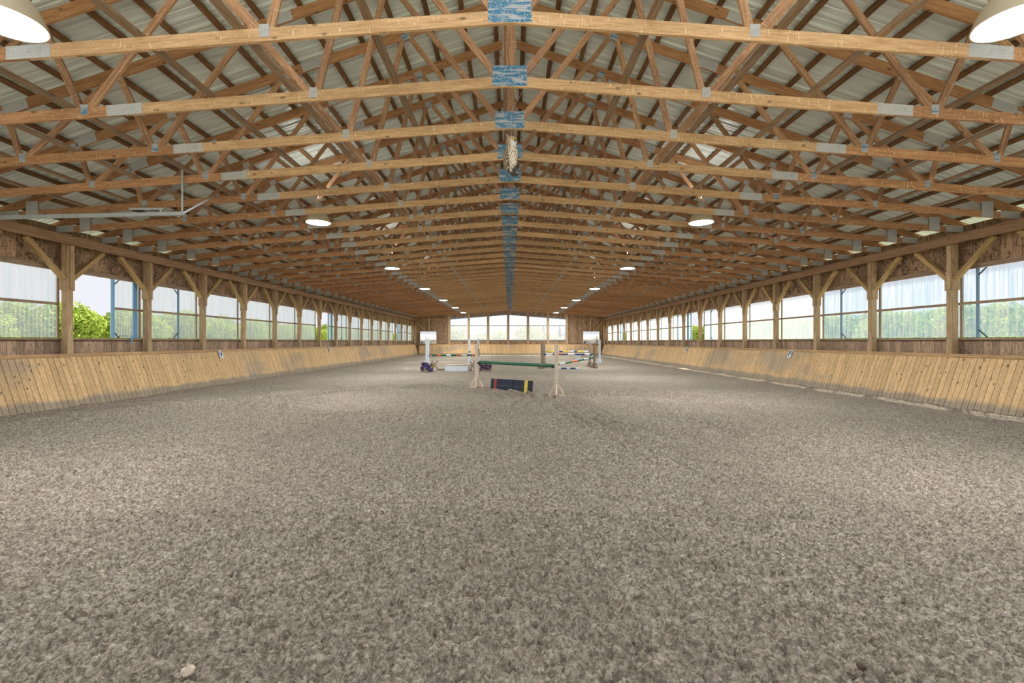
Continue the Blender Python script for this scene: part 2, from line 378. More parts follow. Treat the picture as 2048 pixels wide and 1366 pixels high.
# ------------------------------------------------------------------ trusses
def make_truss(full=True):
    R = empty('roof_truss', (0, YT1, BCZ-.9))
    Z0 = BCZ-.9
    def mem(name, x0, z0, x1, z1, w_, mat, t=.038, y=0): member(name, (x0, y, z0-Z0), (x1, y, z1-Z0), w_, t, mat, R)
    def pl(x, z, w_, h, ang=0, mat='plate'):
        kx = ('pl', w_, h, mat)
        if kx not in _cache: _cache[kx] = MB().box(-w_/2, w_/2, -.0215, -.0192, -h/2, h/2).box(-w_/2, w_/2, .0192, .0215, -h/2, h/2).me('nail_plate', M[mat])
        o = link('nail_plate', _cache[kx], R, Matrix.Translation((x, 0, z-Z0)) @ Matrix.Rotation(ang, 4, 'Y'))
        if mat == 'plate_blue': o['label'] = 'nail plate marked with blue ink'
    ab = math.atan(BS); at_ = math.atan(TS)
    for s in (-1, 1):
        bc = lambda x: bcb(x)+.07
        mem('bottom_chord', 0, bc(0), s*5.1, bc(5.1), .14, 'chord_tan'); mem('bottom_chord', s*5.1, bc(5.1), s*10.84, bc(10.84), .14, 'chord_brown')
        tc = lambda x: tct(x)-.0875
        for a, b in ((0, 3.65), (3.65, 7.85), (7.85, 11.25)): mem('top_chord', s*a, tc(a), s*b, tc(b), .166, 'top_chord', .037)
        T = {1: 1.93, 2: 4.15, 3: 6.26, 4: 8.05}; B = {0: .08, 1: 2.6, 2: 5.63, 3: 7.73}
        for b, t_, w_ in ((0, 1, .089), (1, 1, .089), (1, 2, .089), (2, 2, .089), (2, 3, .089), (3, 3, .089), (3, 4, .089)):
            xb = B[b]+(.05 if t_ > b else -.05); xt = T[t_]+(-.05 if t_ > b else .05)
            if b == 0: xb = .14
            mem('web_member', s*xb, bct(xb)-.03, s*xt, tcb(xt)+.04, w_, 'web', .034)
        pl(s*2.6, bct(2.6)-.03, .105, .135, 0, 'plate'); pl(s*5.63, bct(5.63)-.03, .10, .13, 0, 'plate_mix'); pl(s*7.73, bct(7.73)-.03, .10, .13, 0, 'plate_mix')
        pl(s*5.1, bc(5.1), .47, .142, s*ab)
        pl(s*10.1, bcb(10.1)+.17, .25, .33); pl(s*10.6, bcb(10.6)+.085, .46, .15, s*ab)
        if full:
            pl(s*3.65, tc(3.65), .40, .165, s*at_); pl(s*7.85, tc(7.85), .40, .165, s*at_)
            for q in (1, 2, 3, 4): pl(s*T[q], tcb(T[q])+.03, .15, .12, s*at_, 'plate_mix' if q == 1 else 'plate')
    mem('king_post', .012, bct(0)-.02, .012, TCZ-.12, .13, 'web', .034)
    pl(0, BCZ+.14, .46, .27, 0, 'plate_blue')
    if full:
        mem('king_post_stiffener', -.085, bct(0)+.05, -.085, TCZ-.2, .035, 'lateral', .06, .05)
        pl(0, TCZ-.16, .3, .16)
    return R
t_full = make_truss(True); t_far = make_truss(False)
kids = children_map()
for i in range(NT_):
    src = t_full if i < 18 else t_far
    r = src if i in (0, 18) else copy_tree(src, kids)
    r.location.y = YT1+DT*i
    tag(r, 'wooden roof truss with metal nail plates, %s from the camera' % ORD[i+1] if i < NT_-1 else 'wooden roof truss nearest the far end wall', 'roof truss', 'roof trusses spanning the arena')

# lateral braces lying on the bottom chords
for s, side in ((-1, 'left'), (1, 'right')):
    for i, (x, wd) in enumerate(((1.5, .089), (2.87, .089), (3.93, .089), (5.82, .089), (6.9, .089), (7.98, .089), (9.0, .089))):
        z = bct(x)+.02
        m = Matrix.Translation((s*x, (YS+YE)/2, z)) @ Matrix.Rotation(s*math.atan(BS), 4, 'Y')
        o = link('lateral_brace', MB().box(-wd/2, wd/2, -(YE-YS)/2, (YE-YS)/2, -.019, .019).me('lateral_brace', M['lateral']), None, m)
        tag(o, 'long greyish board on the truss chords, %s from centre on the %s' % (ORD[i+1], side), 'brace', 'long lateral brace boards on the truss chords')

# ------------------------------------------------------------------ side walls
XW = 10.76
zs0, zs1 = 1.60, 3.19
wn = 0
OPEN = {0: .60, 6: .72, 13: .62}
def corr(mb, s, y0, y1, z0, z1, x):
    n = max(4, int((y1-y0)/.0127)); vs_ = []
    for i in range(n+1):
        y = y0+(y1-y0)*i/n; dx = .014*math.sin(2*PI*y/.092); vs_ += [(s*(x+dx), y, z0), (s*(x+dx), y, z1)]
    mb.add(vs_, [(2*i, 2*i+2, 2*i+3, 2*i+1) for i in range(n)])
for s, side in ((-1, 'left'), (1, 'right')):
    W = empty('wall_'+side, (s*XW, YS, 0), kind='structure')
    up = MB(); lo = MB(); y = YS
    rr = random.Random(3+s)
    def bx(mb, a, b, y0, y1, z0, z1): mb.box(min(s*a, s*b)-s*XW, max(s*a, s*b)-s*XW, y0-YS, y1-YS, z0, z1)
    while y < YE:
        wd = rr.uniform(.17, .24); y1 = min(y+wd, YE)
        bx(up, XW+.02+rr.uniform(0, .006), XW+.045, y+.003, y1-.003, 3.2, 4.24)
        bx(lo, XW+.02+rr.uniform(0, .006), XW+.045, y+.003, y1-.003, -.1, 1.53)
        y = y1
    up.build('upper_planks', M['plank'], W); lo.build('lower_planks', M['plank_low'], W)
    b = MB(); bx(b, XW+.046, XW+.055, YS, YE, -.1, 1.55); bx(b, XW+.046, XW+.055, YS, YE, 3.2, 4.25); b.build('backing', M['gap'], W)
    b = MB(); bx(b, XW-.04, XW+.02, YS, YE, 3.19, 3.30); b.build('header_board', M['trimwood'], W)
    b = MB(); bx(b, XW-.05, XW+.05, YS, YE, 1.535, 1.585); b.build('sill_board', M['trimwood'], W)
    b = MB(); bx(b, 10.74, 10.80, YS, YE, 3.86, 4.07); b.build('outer_carrier_board', M['carrier'], W)
    # window bays
    for k in range(-3, 17):
        y0 = YP0+DP*k+.025; y1 = min(YP0+DP*(k+1)-.025, YE-.1)
        if y1-y0 < .4: continue
        wn += 1
        R = empty('window_%d' % wn, (s*(XW+.03), (y0+y1)/2, zs0), kind='structure')
        ox, oy, oz = s*(XW+.03), (y0+y1)/2, zs0
        op = OPEN.get(k) if (s < 0 or k > 0) else None
        ya = y0+(y1-y0)*op if op else y0
        p = MB(); corr(p, s, ya, y1, zs0-.0, zs1, XW+.05); p.v = [(a-ox, b_-oy, c_-oz) for a, b_, c_ in p.v]
        o = p.build('corrugated_pane', M['poly_blue'] if (s > 0 and k <= 1) else M['poly_clear'], R, smooth=True)
        f = MB()
        def fb(mb, a, b, c, d, e, g): mb.box(min(s*a, s*b)-ox, max(s*a, s*b)-ox, c-oy, d-oy, e-oz, g-oz)
        f = MB(); fb(f, XW-.01, XW+.03, ya, y1, 2.37, 2.43); f.build('mid_rail', M['trimwood'], R)
        if op:
            f = MB(); fb(f, XW-.02, XW+.035, ya-.005, ya+.055, zs0, zs1); pe = f.build('panel_edge', M['bluepost'], R)
            f = MB(); fb(f, XW+.0, XW+.035, y1-.24, y1-.10, zs0, zs1); f.build('panel_edge', M['bluepost'], R)
            f = MB(); f.bar((s*(XW+.01)-ox, ya+.05-oy, .17), (s*(XW+.01)-ox, ya+.22-oy, .0), .02, .02); f.bar((s*(XW+.01)-ox, ya+.05-oy, 1.43), (s*(XW+.01)-ox, ya+.22-oy, 1.58), .02, .02)
            f.build('corner_strut', M['dark'], pe)
        if (k in (1, 7)) or (s > 0 and k == -1) or (s > 0 and k in (5,)):
            ym = y0+.62*(y1-y0) if k != -1 else 10.62
            f = MB(); fb(f, XW+.0, XW+.035, ym, ym+.055, zs0, zs1); pe = f.build('panel_edge', M['framegrey'], R)
            f = MB()
            sg = -1 if s < 0 else 1
            f.bar((s*(XW+.01)-ox, ym-oy, .17), (s*(XW+.01)-ox, ym-.19-oy, .0), .02, .02); f.bar((s*(XW+.01)-ox, ym-oy, 1.43), (s*(XW+.01)-ox, ym-.17-oy, 1.58), .02, .02)
            f.build('corner_strut', M['dark'], pe)
        f = MB(); fb(f, XW+.03, XW+.075, y0-.024, y0-.004, zs0, zs1); fb(f, XW+.03, XW+.075, y1+.004, y1+.024, zs0, zs1); f.build('jamb', M['trimwood'], R)
    # carrier beam
    b = MB(); b.box(-.04, .04, -(YE-YS)/2, (YE-YS)/2, -.105, .105)
    o = link('carrier_beam', b.me('carrier_beam', M['carrier']), None, Matrix.Translation((s*10.43, (YS+YE)/2, 3.9)))
    tag(o, 'long weathered timber beam along the top of the %s wall posts' % side, 'beam')
# posts
def make_post():
    R = empty('timber_post', (-10.575, YP0, 0))          # arm of the left side; the post runs up behind the carrier beam
    def m(name, p, q, w_, t_, mat, up=(0,0,1)): return member(name, p, q, w_, t_, mat, R, up)
    m('post_shaft', (0, 0, -.1), (0, 0, 3.80), .14, .15, 'post', (1, 0, 0))
    m('inner_board', (.09, .02, 2.75), (.09, .02, 3.79), .10, .04, 'post', (0, 1, 0))
    m('post_top', (-.02, 0, 3.80), (-.02, 0, 4.06), .14, .12, 'post', (1, 0, 0))
    for sg in (-1, 1):
        m('brace_block', (0, sg*.098, 2.72), (0, sg*.098, 2.99), .055, .13, 'post', (0, 1, 0))
        m('knee_brace', (.0, sg*.10, 2.99), (.0, sg*.97, 3.80), .095, .09, 'brace')
    return R
P0 = make_post(); kids = children_map()
first = True
for s, side in ((-1, 'left'), (1, 'right')):
    for k in range(-1, 17):
        r = P0 if first else copy_tree(P0, kids)
        first = False
        r.location = (s*10.58, YP0+DP*k, 0); r.rotation_euler = (0, 0, 0 if s < 0 else PI)
        tag(r, 'timber wall post with two knee braces on the %s wall, %s from the camera' % (side, ORD[k+2]), 'post', 'braced posts along the %s wall' % side)

# ------------------------------------------------------------------ kickboards
def kickboard(L, h=1.18, lean=.40, seed=1):
    """local: runs along +Y from 0 to L, foot at x=0, top leaning to -x"""
    rr = random.Random(seed); mb = MB(); y = 0; ang = math.atan2(lean, h); H = math.hypot(h, lean)
    mx = Matrix.Rotation(-ang, 4, 'Y')
    while y < L:
        wd = .138; y1 = min(L, y+wd)
        mb.box(-.03, rr.uniform(-.003, .001), y+.006, y1-.006, -.08, H, 0, mx); y = y1
    cap = MB(); cap.box(-.035, .012, 0, L, H, H+.03, 0, mx); cap.box(.002, .014, 0, L, H-.055, H, 0, mx)
    bk = MB(); bk.box(-.04, -.012, 0, L, -.08, H-.01, 0, mx)
    return mb, cap, bk
def add_kick(loc, rz, L, seed, label):
    R = empty('kickboard', loc, rz, label=label, cat='kickboard', group='sloping kickboards round the arena')
    a, b, c = kickboard(L, seed=seed)
    a.build('slats', M['kick'], R); b.build('cap_rail', M['kickcap'], R); c.build('backing_board', M['gap'], R)
add_kick((-10.06, 4.5, 0), 0, 46.65, 1, 'tan slatted kickboard sloping out along the left wall')
add_kick((10.04, 51.15, 0), PI, 51.15-9.05, 2, 'tan slatted kickboard sloping out along the right wall')
add_kick((-10.0, 50.75, 0), -PI/2, 20.0, 3, 'tan slatted kickboard along the far end wall below the windows')
# rotate: local +Y -> world +X, lean (-x) -> +Y
# dressage letter signs
def sign(ch, x, y, s, rot, label, mat='letterblack', z=1.04, sz=.26):
    R = empty('letter_sign', (x, y, z), label=label, cat='sign')
    ang = math.atan2(.40, 1.18)
    base = Matrix.Rotation(rot, 4, 'Z') @ Matrix.Rotation(-ang, 4, 'X')    # local: board in XZ plane facing -Y, top leaning +Y
    b = MB(); b.box(-sz*.40, sz*.40, -.006, .006, -sz*.55, sz*.55); o = b.build('sign_board', M['white'], R); o.matrix_local = base
    cu = bpy.data.curves.new('tmp', 'FONT'); cu.body = ch; cu.size = sz*1.15; cu.align_x = 'CENTER'; cu.align_y = 'CENTER'; cu.extrude = .0015; cu.offset = .004
    to = bpy.data.objects.new('tmp', cu); C.objects.link(to); bpy.context.view_layer.update()
    me = bpy.data.meshes.new_from_object(to); bpy.data.objects.remove(to); me.materials.clear(); me.materials.append(M[mat])
    for p in me.polygons: p.material_index = 0
    l = link('letter', me, o); l.matrix_local = Matrix.Translation((0, -.009, 0)) @ Matrix.Rotation(PI/2, 4, 'X')
lx = lambda z: 10.05+.40/1.18*z-.016
for ch, y, c, lb in (('V', 16.6, 'letterblue', 'white sign with a blue letter V on the left kickboard'), ('E', 26.6, 'letterblack', 'small white sign with a black letter E on the left kickboard')):
    sign(ch, -lx(1.02)+.012, y, -1, PI/2, lb, c)
for ch, y, lb in (('P', 17.1, 'white sign with a black letter P on the right kickboard'), ('B', 27.1, 'small white sign with a letter B on the right kickboard, beyond the P'), ('R', 37.0, 'tiny white sign with a letter R far down the right kickboard')):
    sign(ch, lx(1.02)-.022, y, 1, -PI/2, lb)
sign('C', -.2, 50.75+.40/1.18*1.02-.02, 0, 0, 'small letter sign at the middle of the far kickboard', z=1.04)

# ------------------------------------------------------------------ end wall
wx = [-6.71, -4.55, -2.40, -.18, 2.03, 4.24, 6.35]; ws = 1.63
wt = lambda x: 4.50-.082*abs(x+.18)
W = empty('wall_end', (0, YE, 0), kind='structure')
pl = MB(); x = -10.8; rr = random.Random(9)
while x < 10.8:
    x1 = min(10.8, x+rr.uniform(.17, .24)); xc = (x+x1)/2; d = rr.uniform(0, .006)
    if wx[0] < xc < wx[-1]:
        pl.box(x+.003, x1-.003, d, .03, -.1, ws); pl.box(x+.003, x1-.003, d, .03, wt(xc), tct(xc))
    else: pl.box(x+.003, x1-.003, d, .03, -.1, tct(xc))
    x = x1
pl.build('planks', M['plank'], W)
b = MB(); b.box(-10.8, wx[0], .031, .05, -.1, 4.3); b.box(wx[-1], 10.8, .031, .05, -.1, 4.3); b.box(wx[0], wx[-1], .031, .05, -.1, ws-.02)
b.build('backing', M['gap'], W)
for i, x in enumerate(wx): member('stud', (x, -.05, 0), (x, -.05, tct(x)-.1), .22, .10, 'post', W, (1, 0, 0))
for x in (-8.95, 8.95, -10.4, 10.4): member('stud', (x, -.05, 0), (x, -.05, 4.25), .14, .09, 'post', W, (1, 0, 0))
for z in (1.35, 2.39, 3.17): 
    for a, b_ in ((-10.7, wx[0]), (wx[-1], 10.7)): member('girt', (a, -.02, z), (b_, -.02, z), .07, .035, 'trimwood_x', W)
for z in (1.56,): member('girt', (wx[0], -.02, z), (wx[-1], -.02, z), .09, .05, 'trimwood_x', W)
for a, b_ in ((-10.6, wx[0]), (wx[-1], 10.6)): member('girt', (a, -.06, 3.95), (b_, -.06, 3.95), .2, .05, 'trimwood_x', W)
for s in (-1, 1):
    member('corner_brace', (s*10.4, -.14, 3.72), (s*9.1, -.14, 2.45), .10, .05, 'brace', W)
    member('trim_board', (s*9.75, -.03, 1.25), (s*9.75, -.03, 2.39), .05, .02, 'rawwood', W, (1, 0, 0)); member('trim_board', (s*7.6, -.03, 1.3), (s*7.6, -.03, 3.9), .06, .02, 'trimwood_x', W, (1, 0, 0))
for i in range(6):
    wn += 1; a, b_ = wx[i]+.11, wx[i+1]-.11
    R = empty('window_%d' % wn, ((a+b_)/2, YE, ws), kind='structure'); ox = (a+b_)/2
    g = MB(); vs_ = [(a-ox, .015, 0), (b_-ox, .015, 0), (b_-ox, .015, wt(b_)-ws), (a-ox, .015, wt(a)-ws)]
    g.add(vs_+[(p[0], .021, p[2]) for p in vs_], [(0, 1, 2, 3), (7, 6, 5, 4)]); g.build('glass_pane', M['glass'], R)
    f = MB(); f.box(a-ox, b_-ox, -.02, .03, 0, .05); f.box(a-ox, a-ox+.03, -.02, .03, 0, wt(a)-ws); f.box(b_-ox-.03, b_-ox, -.02, .03, 0, wt(b_)-ws)
    f.bar((a-ox, 0, wt(a)-ws), (b_-ox, 0, wt(b_)-ws), .10, .05); f.build('window_frame', M['framegrey'], R)
    f = MB(); f.box(a-ox, b_-ox, -.03, .02, 3.22-ws, 3.27-ws); f.build('mid_rail', M['dark'], R)
# mirrors standing above the end kickboard corners
for s, side in ((-1, 'left'), (1, 'right')):
    R = empty('wall_mirror', (s*9.0, 51.05, 1.24), s*-.30*-1 if 0 else 0, label='framed mirror above the far kickboard near the %s corner' % side, cat='mirror')
    R.rotation_euler = (math.radians(1), 0, -s*math.radians(14))
    b = MB(); b.box(-.86, .86, -.012, 0, .02, 1.34); b.build('mirror_sheet', M['mirror'], R)
    b = MB(); b.box(-.90, .90, 0, .03, 0, 1.38); b.box(-.90, .90, -.02, 0, 0, .03); b.box(-.90, .90, -.02, 0, 1.34, 1.38); b.box(-.9, -.86, -.02, 0, 0, 1.38); b.box(.86, .9, -.02, 0, 0, 1.38); b.box(-.012, .012, -.016, 0, 0, 1.36)
    b.build('mirror_frame', M['white'], R)
    o = member('leaning_board', (s*10.15, 49.5, 1.15), (s*10.42, 49.9, 2.9), .12, .03, 'rawwood', None, (0, 1, 0))
    tag(o, 'pale board leaning in the far %s corner above the kickboard' % side, 'board')

# ------------------------------------------------------------------ lamps
def make_lamp():
    R = empty('high_bay_lamp', (0, 0, 4.48))
    b = MB(); b.lathe([(.285, .012), (.300, 0), (.302, .012), (.292, .03), (.262, .12), (.215, .21), (.15, .285), (.09, .31), (.0, .312)], 40)
    b.build('lamp_shade', M['lampdome'], R, True)
    b = MB(); b.lathe([(0, -.004), (.15, -.002), (.262, .006), (.288, .014)], 40); df = b.build('diffuser', M['diffuser'], R, True)
    b = MB(); b.lathe([(0, .30), (.085, .31), (.095, .33), (.095, .50), (.07, .53), (.02, .54), (.015, .60), (0, .60)], 20); o = b.build('ballast_housing', M['lampbox'], R, True)
    b = MB(); b.lathe([(.012, -.012), (.012, .004), (0, .004)], 8); b.lathe([(.0, -.013), (.012, -.012)], 8); b.build('finial', M['dark'], df)
    for i in range(2): pass
    c = MB(); c.cyl((0, 0, .58), (0, 0, 1.86), .006, n=6); c.build('hanging_chain', M['galv'], o)
    ld = bpy.data.lights.new('lamp_top_light', 'AREA'); ld.shape = 'DISK'; ld.size = .16; ld.energy = UP_W; ld.color = (1, .95, .88)
    lo = bpy.data.objects.new('lamp_top_light', ld); C.objects.link(lo); lo.parent = R; lo.location = (0, 0, .63); lo.rotation_euler = (PI, 0, 0)
    return R
L0 = make_lamp(); kids = children_map(); first = True
for i in range(7):
    for s, side in ((-1, 'left'), (1, 'right')):
        r = L0 if first else copy_tree(L0, kids); first = False
        x = 4.72 if i == 0 else 4.82
        r.location = (s*x, 4.33+7.315*i, 4.48)
        tag(r, 'glowing round high-bay lamp hanging in the %s row, %s from the camera' % (side, ORD[i+1]), 'lamp', 'high-bay lamps in the %s row' % side)

# galvanised rail hung on the left
R = empty('hanging_rail', (-6.02, 8.5, 3.85), label='galvanised metal rail hung below the trusses at upper left', cat='rail')
def loc(p): return Vector(p)-Vector((-6.02, 8.5, 3.85))
b = MB(); p, q = loc((-6.0, 8.50, 3.86)), loc((-9.9, 8.78, 3.86)); b.bar(p, q, .06, .005); b.bar(p+Vector((0, .03, -.03)), q+Vector((0, .03, -.03)), .005, .06); b.build('angle_rail', M['galv'], R)
b = MB(); b.bar(loc((-6.02, 8.5, 3.85)), loc((-6.02, 8.5, 4.66)), .004, .035, (0, 1, 0)); b.build('hanger_strap', M['galv'], R)
b = MB(); b.bar(loc((-6.02, 8.5, 3.85)), loc((-6.25, 9.74, 4.55)), .035, .006); b.build('diagonal_strut', M['galv'], R)
b = MB(); b.bar(loc((-6.45, 8.6, 3.97)), loc((-7.1, 8.62, 3.97)), .035, .006); b.bar(loc((-6.5, 8.6, 3.88)), loc((-6.5, 8.6, 3.97)), .02, .006, (0, 1, 0)); b.build('short_angle', M['galv'], R)
# latch on the left sill
R = empty('window_latch', (-10.7, 12.95, 1.585), label='small blue metal latch on the left sill by the open bay', cat='latch')
b = MB(); b.bar((.0, -.28, .07), (.03, .1, .07), .012, .012); b.bar((0, -.28, .07), (0, -.3, .0), .012, .012); b.build('latch_bar', M['dark'], R)
b = MB(); b.bar((.03, .1, .075), (.03, .1, -.14), .03, .02, (0, 1, 0)); b.build('latch_handle', M['bluepost'], R)

# ------------------------------------------------------------------ owl
R = empty('owl_decoy', (0.02, 6.42, 3.84), math.radians(36), label='hanging plastic owl decoy on a chain below the ridge', cat='decoy')
t = NT('owl_body_paint'); co = t.coord(); sp = t.n('ShaderNodeSeparateXYZ'); t.l(co, sp.inputs[0])
front = t.ramp(t.math('MULTIPLY', sp.outputs[1], -1.0), .02, .06)
n = t.noise(t.mapping(co, (1, 1, .6)), 60, 3); n2 = t.noise(t.mapping(co, (1, 1, .3)), 45, 2)
bel = t.mix(t.ramp(n, .5, .6), srgb(228, 218, 198), srgb(150, 122, 96)); bk = t.mix(t.ramp(n2, .42, .6), srgb(104, 88, 76), srgb(186, 168, 146))
hd = t.ramp(sp.outputs[2], .36, .40); c = t.mix(front, bk, bel); c = t.mix(t.math('MULTIPLY', hd, .6), c, srgb(176, 148, 116))
t.bsdf(c, .7, bump=n2, bstr=.4, bdist=.004); M['owl'] = t.m
t = NT('owl_wing_paint'); n = t.n('ShaderNodeTexWave'); n.inputs['Scale'].default_value = 14; n.inputs['Distortion'].default_value = 3
n.bands_direction = 'DIAGONAL'; t.l(t.coord(), n.inputs[0]); t.bsdf(t.mix(t.ramp(n.outputs[1], .55, .8), srgb(82, 72, 70), srgb(196, 172, 140)), .7); M['owl_wing'] = t.m
prof = [(0, .03, .0, .0), (.035, .035, .0, .04), (.055, .05, -.005, .08), (.072, .065, -.01, .14), (.082, .078, -.012, .21), (.085, .08, -.01, .28), (.078, .072, -.005, .335), (.066, .062, 0, .37), (.074, .068, -.006, .40), (.08, .074, -.01, .435), (.072, .068, -.008, .47), (.045, .045, 0, .495), (0, 0, 0, .502)]
b = MB(); n = 28; vs_ = []
for rx, ry, cy, z in prof:
    for i in range(n):
        a = 2*PI*i/n; vs_.append((rx*math.cos(a), cy+ry*math.sin(a), z))
b.add(vs_, [(k*n+i, k*n+(i+1) % n, (k+1)*n+(i+1) % n, (k+1)*n+i) for k in range(len(prof)-1) for i in range(n)])
for s in (-1, 1): b.cyl((s*.045, 0, .465), (s*.085, .0, .525), .028, .003, 10)
b.build('owl_body', M['owl'], R, True)
for s in (-1, 1):
    b = MB(); pts = [(.02, .335, .03), (.05, .30, .075), (.055, .22, .085), (.05, .13, .07), (.035, .06, .05), (.01, .0, .03)]; vs_ = []; nn = 10
    for hw, z, xo in pts:
        for i in range(nn):
            a = 2*PI*i/nn; vs_.append((s*(xo+.010+.014*math.cos(a)), .012+hw*math.sin(a), z))
    b.add(vs_, [(k*nn+i, k*nn+(i+1) % nn, (k+1)*nn+(i+1) % nn, (k+1)*nn+i) for k in range(len(pts)-1) for i in range(nn)]+[tuple(range(nn)), tuple(range(5*nn, 6*nn))])
    b.build('wing', M['owl_wing'], R, True)
    b = MB(); b.lathe([(.0, .016), (.012, .012), (.016, 0), (.012, -.012), (0, -.016)], 12, (s*.03, -.074, .44)); ey = b.build('eye', M['yellow'], R, True)
    b = MB(); b.lathe([(.0, .008), (.006, .006), (.008, 0), (.006, -.006), (0, -.008)], 10, (s*.031, -.087, .44)); b.build('pupil', M['letterblack'], ey, True)
    b = MB(); b.cyl((s*.035, -.02, .06), (s*.045, -.05, .0), .018, .012, 8); b.cyl((s*.045, -.05, .004), (s*.045, -.09, -.01), .012, .006, 8); b.build('foot', M['owl'], R, True)
b = MB(); b.lathe([(0, .03), (.03, .025), (.052, 0), (.035, -.035), (0, -.055)], 14, (0, -.056, .405), 0, 1, .6); b.build('face_bib', M['white'], R, True)
b = MB(); b.cyl((0, -.085, .43), (0, -.10, .395), .012, .002, 8); b.build('beak', M['letterblack'], R, True)
b = MB(); b.lathe([(0, .11), (.03, .10), (.05, .06), (.062, .0), (.05, -.03), (0, -.035)], 16, (.045, -.02, .0), 0, 1, .9); b.build('perch_stump', flat('dark_stump', (84, 80, 80), .8, var=.4), R, True)
b = MB(); b.cyl((0, 0, .50), (0, .0, .86), .0022, n=6)
for i in range(24): b.bar((0, 0, .50+.015*i), (0, 0, .509+.015*i), .007, .003, (0, 1, 0) if i % 2 else (1, 0, 0))
b.cyl((0, 0, .858), (.0, -.3, 1.04), .0022, n=6)
b.build('chain', M['galv'], R)

# ------------------------------------------------------------------ jumps
def banded(mb, p, q, r, bands, n=16):
    p = Vector(p); q = Vector(q); tot = sum(b[0] for b in bands); a = 0
    for i, (ln, mi) in enumerate(bands):
        p0 = p.lerp(q, a/tot); a += ln; p1 = p.lerp(q, a/tot); mb.cyl(p0, p1, r, n=n, mi=mi, caps=(i in (0, len(bands)-1)))
def pole(p, q, r, bands, mats, label):
    c = (Vector(p)+Vector(q))/2; b = MB(); banded(b, Vector(p)-c, Vector(q)-c, r, bands)
    o = b.build('jump_pole', [M[m] for m in mats], None); o.location = c
    for f in o.data.polygons: f.use_smooth = len(f.vertices) == 4
    return tag(o, label, 'jump pole')
def wood_standard(x, y, rz, label, mat='rawwood', h=1.42, cupz=.84, spread=.22):
    R = empty('jump_standard', (x, y, 0), rz, label=label, cat='jump standard')
    member('upright', (0, 0, .03), (0, 0, h), .105, .10, mat, R, (1, 0, 0))
    for i in range(2):
        a = i*PI/2; d = Vector((math.cos(a), math.sin(a), 0))
        o = member('base_board', -d*spread+Vector((0, 0, .04+.0*i)), d*spread+Vector((0, 0, .04)), .075, .04 if i == 0 else .038, mat, R)
        for s in (-1, 1): member('base_brace', d*s*(spread-.02)+Vector((0, 0, .07)), d*s*.04+Vector((0, 0, .33)), .06, .035, mat, R)
    return R
def cup(R, d, z):
    b = MB(); d = Vector(d).normalized(); m = Matrix.Translation(d*.10+Vector((0, 0, z-.055))) @ d.to_track_quat('X', 'Z').to_matrix().to_4x4()
    b.box(-.06, .06, -.03, .03, 0, .008, 0, m); b.box(-.04, .04, -.035, -.028, 0, .05, 0, m); b.box(-.04, .04, .028, .035, 0, .05, 0, m)
    b.build('pole_cup', M['dark'], R)
AL, AR = Vector((-1.07, 15.0, 0)), Vector((1.27, 12.55, 0)); d = (AR-AL).normalized(); rz = math.atan2(d.y, d.x)
r1 = wood_standard(AL.x, AL.y, rz+PI/4-.1, 'raw wooden jump standard holding the left end of the green pole')
r2 = wood_standard(AR.x, AR.y, rz+PI/4-.1, 'nearest raw wooden jump standard, at the right end of the green pole')
pole(AL+d*.14+Vector((0, 0, .835)), AR-d*.14+Vector((0, 0, .835)), .045, [(.5, 0), (2.6, 0), (.5, 0)], ['green'], 'solid dark green pole of the nearest jump')
for R, sgn in ((r1, 1), (r2, -1)):
    iv = Matrix.Rotation(-R.rotation_euler.z, 3, 'Z'); cup(R, iv @ (d*sgn), .83)
# blue plank panel
R = empty('plank_panel', (0.02, 13.9, -.02), math.atan2(-.83, 1.24), label='navy blue plank filler panel with red and yellow stripes on the sand', cat='jump filler')
R.rotation_euler = (math.radians(-9), 0, math.atan2(-.83, 1.24))
b = MB(); b.box(-.745, .745, 0, .03, 0, .18); b.box(-.745, .745, 0, .03, .185, .375); b.build('planks', M['navy'], R)
b = MB(); b.box(-.02, .06, -.018, -.001, 0, .375); b.build('middle_batten', M['navy'], R)
b = MB(); b.box(-.745, -.64, -.012, -.001, 0, .375); b.box(.62, .745, -.012, -.001, 0, .375); b.build('end_batten', M['navy'], R)
b = MB(); b.box(-.63, -.53, -.016, -.001, -.0, .375); b.build('red_stripe', M['red'], R)
b = MB(); b.box(.48, .59, -.016, -.001, 0, .375); b.build('yellow_stripe', M['yellow'], R)

t = NT('holed_white_plank'); co = t.coord(); sp = t.n('ShaderNodeSeparateXYZ'); t.l(co, sp.inputs[0])
hz = t.math('ABSOLUTE', t.math('SUBTRACT', t.math('FRACT', t.math('MULTIPLY', sp.outputs[0], 12.0)), .5)); hx = t.math('ABSOLUTE', sp.outputs[2])
hole = t.math('MULTIPLY', t.math('LESS_THAN', hz, .14), t.math('LESS_THAN', hx, .012)); t.bsdf(t.mix(hole, srgb(222, 230, 238), srgb(60, 60, 66)), .6); M['whiteholes'] = t.m
def white_standard(x, y, wdt, h, label, base=True, extra=None, rz=0):
    R = empty('jump_standard', (x, y, 0), rz, label=label, cat='jump standard')
    member('upright', (0, 0, .03), (0, 0, h), wdt, .045, 'whiteholes', R, (1, 0, 0))
    for s in (-1, 1):
        b = MB(); b.bar((0, s*.03, .05), (0, s*.36, .03), .07, .05); b.bar((0, s*.03, .3), (0, s*.33, .07), .05, .04); b.build('foot', M['white'], R)
    b = MB(); b.bar((-.3, .0, .04), (.3, .0, .04), .06, .035); b.bar((-.27, 0, .06), (0, 0, .32), .04, .03); b.bar((.27, 0, .06), (0, 0, .32), .04, .03); b.build('base_board', M['white'], R)
    return R
wl = white_standard(-4.18, 23.5, .19, 1.65, 'wide white holed jump standard beside the left purple flowers')
cup(wl, (1, 0, 0), .8)
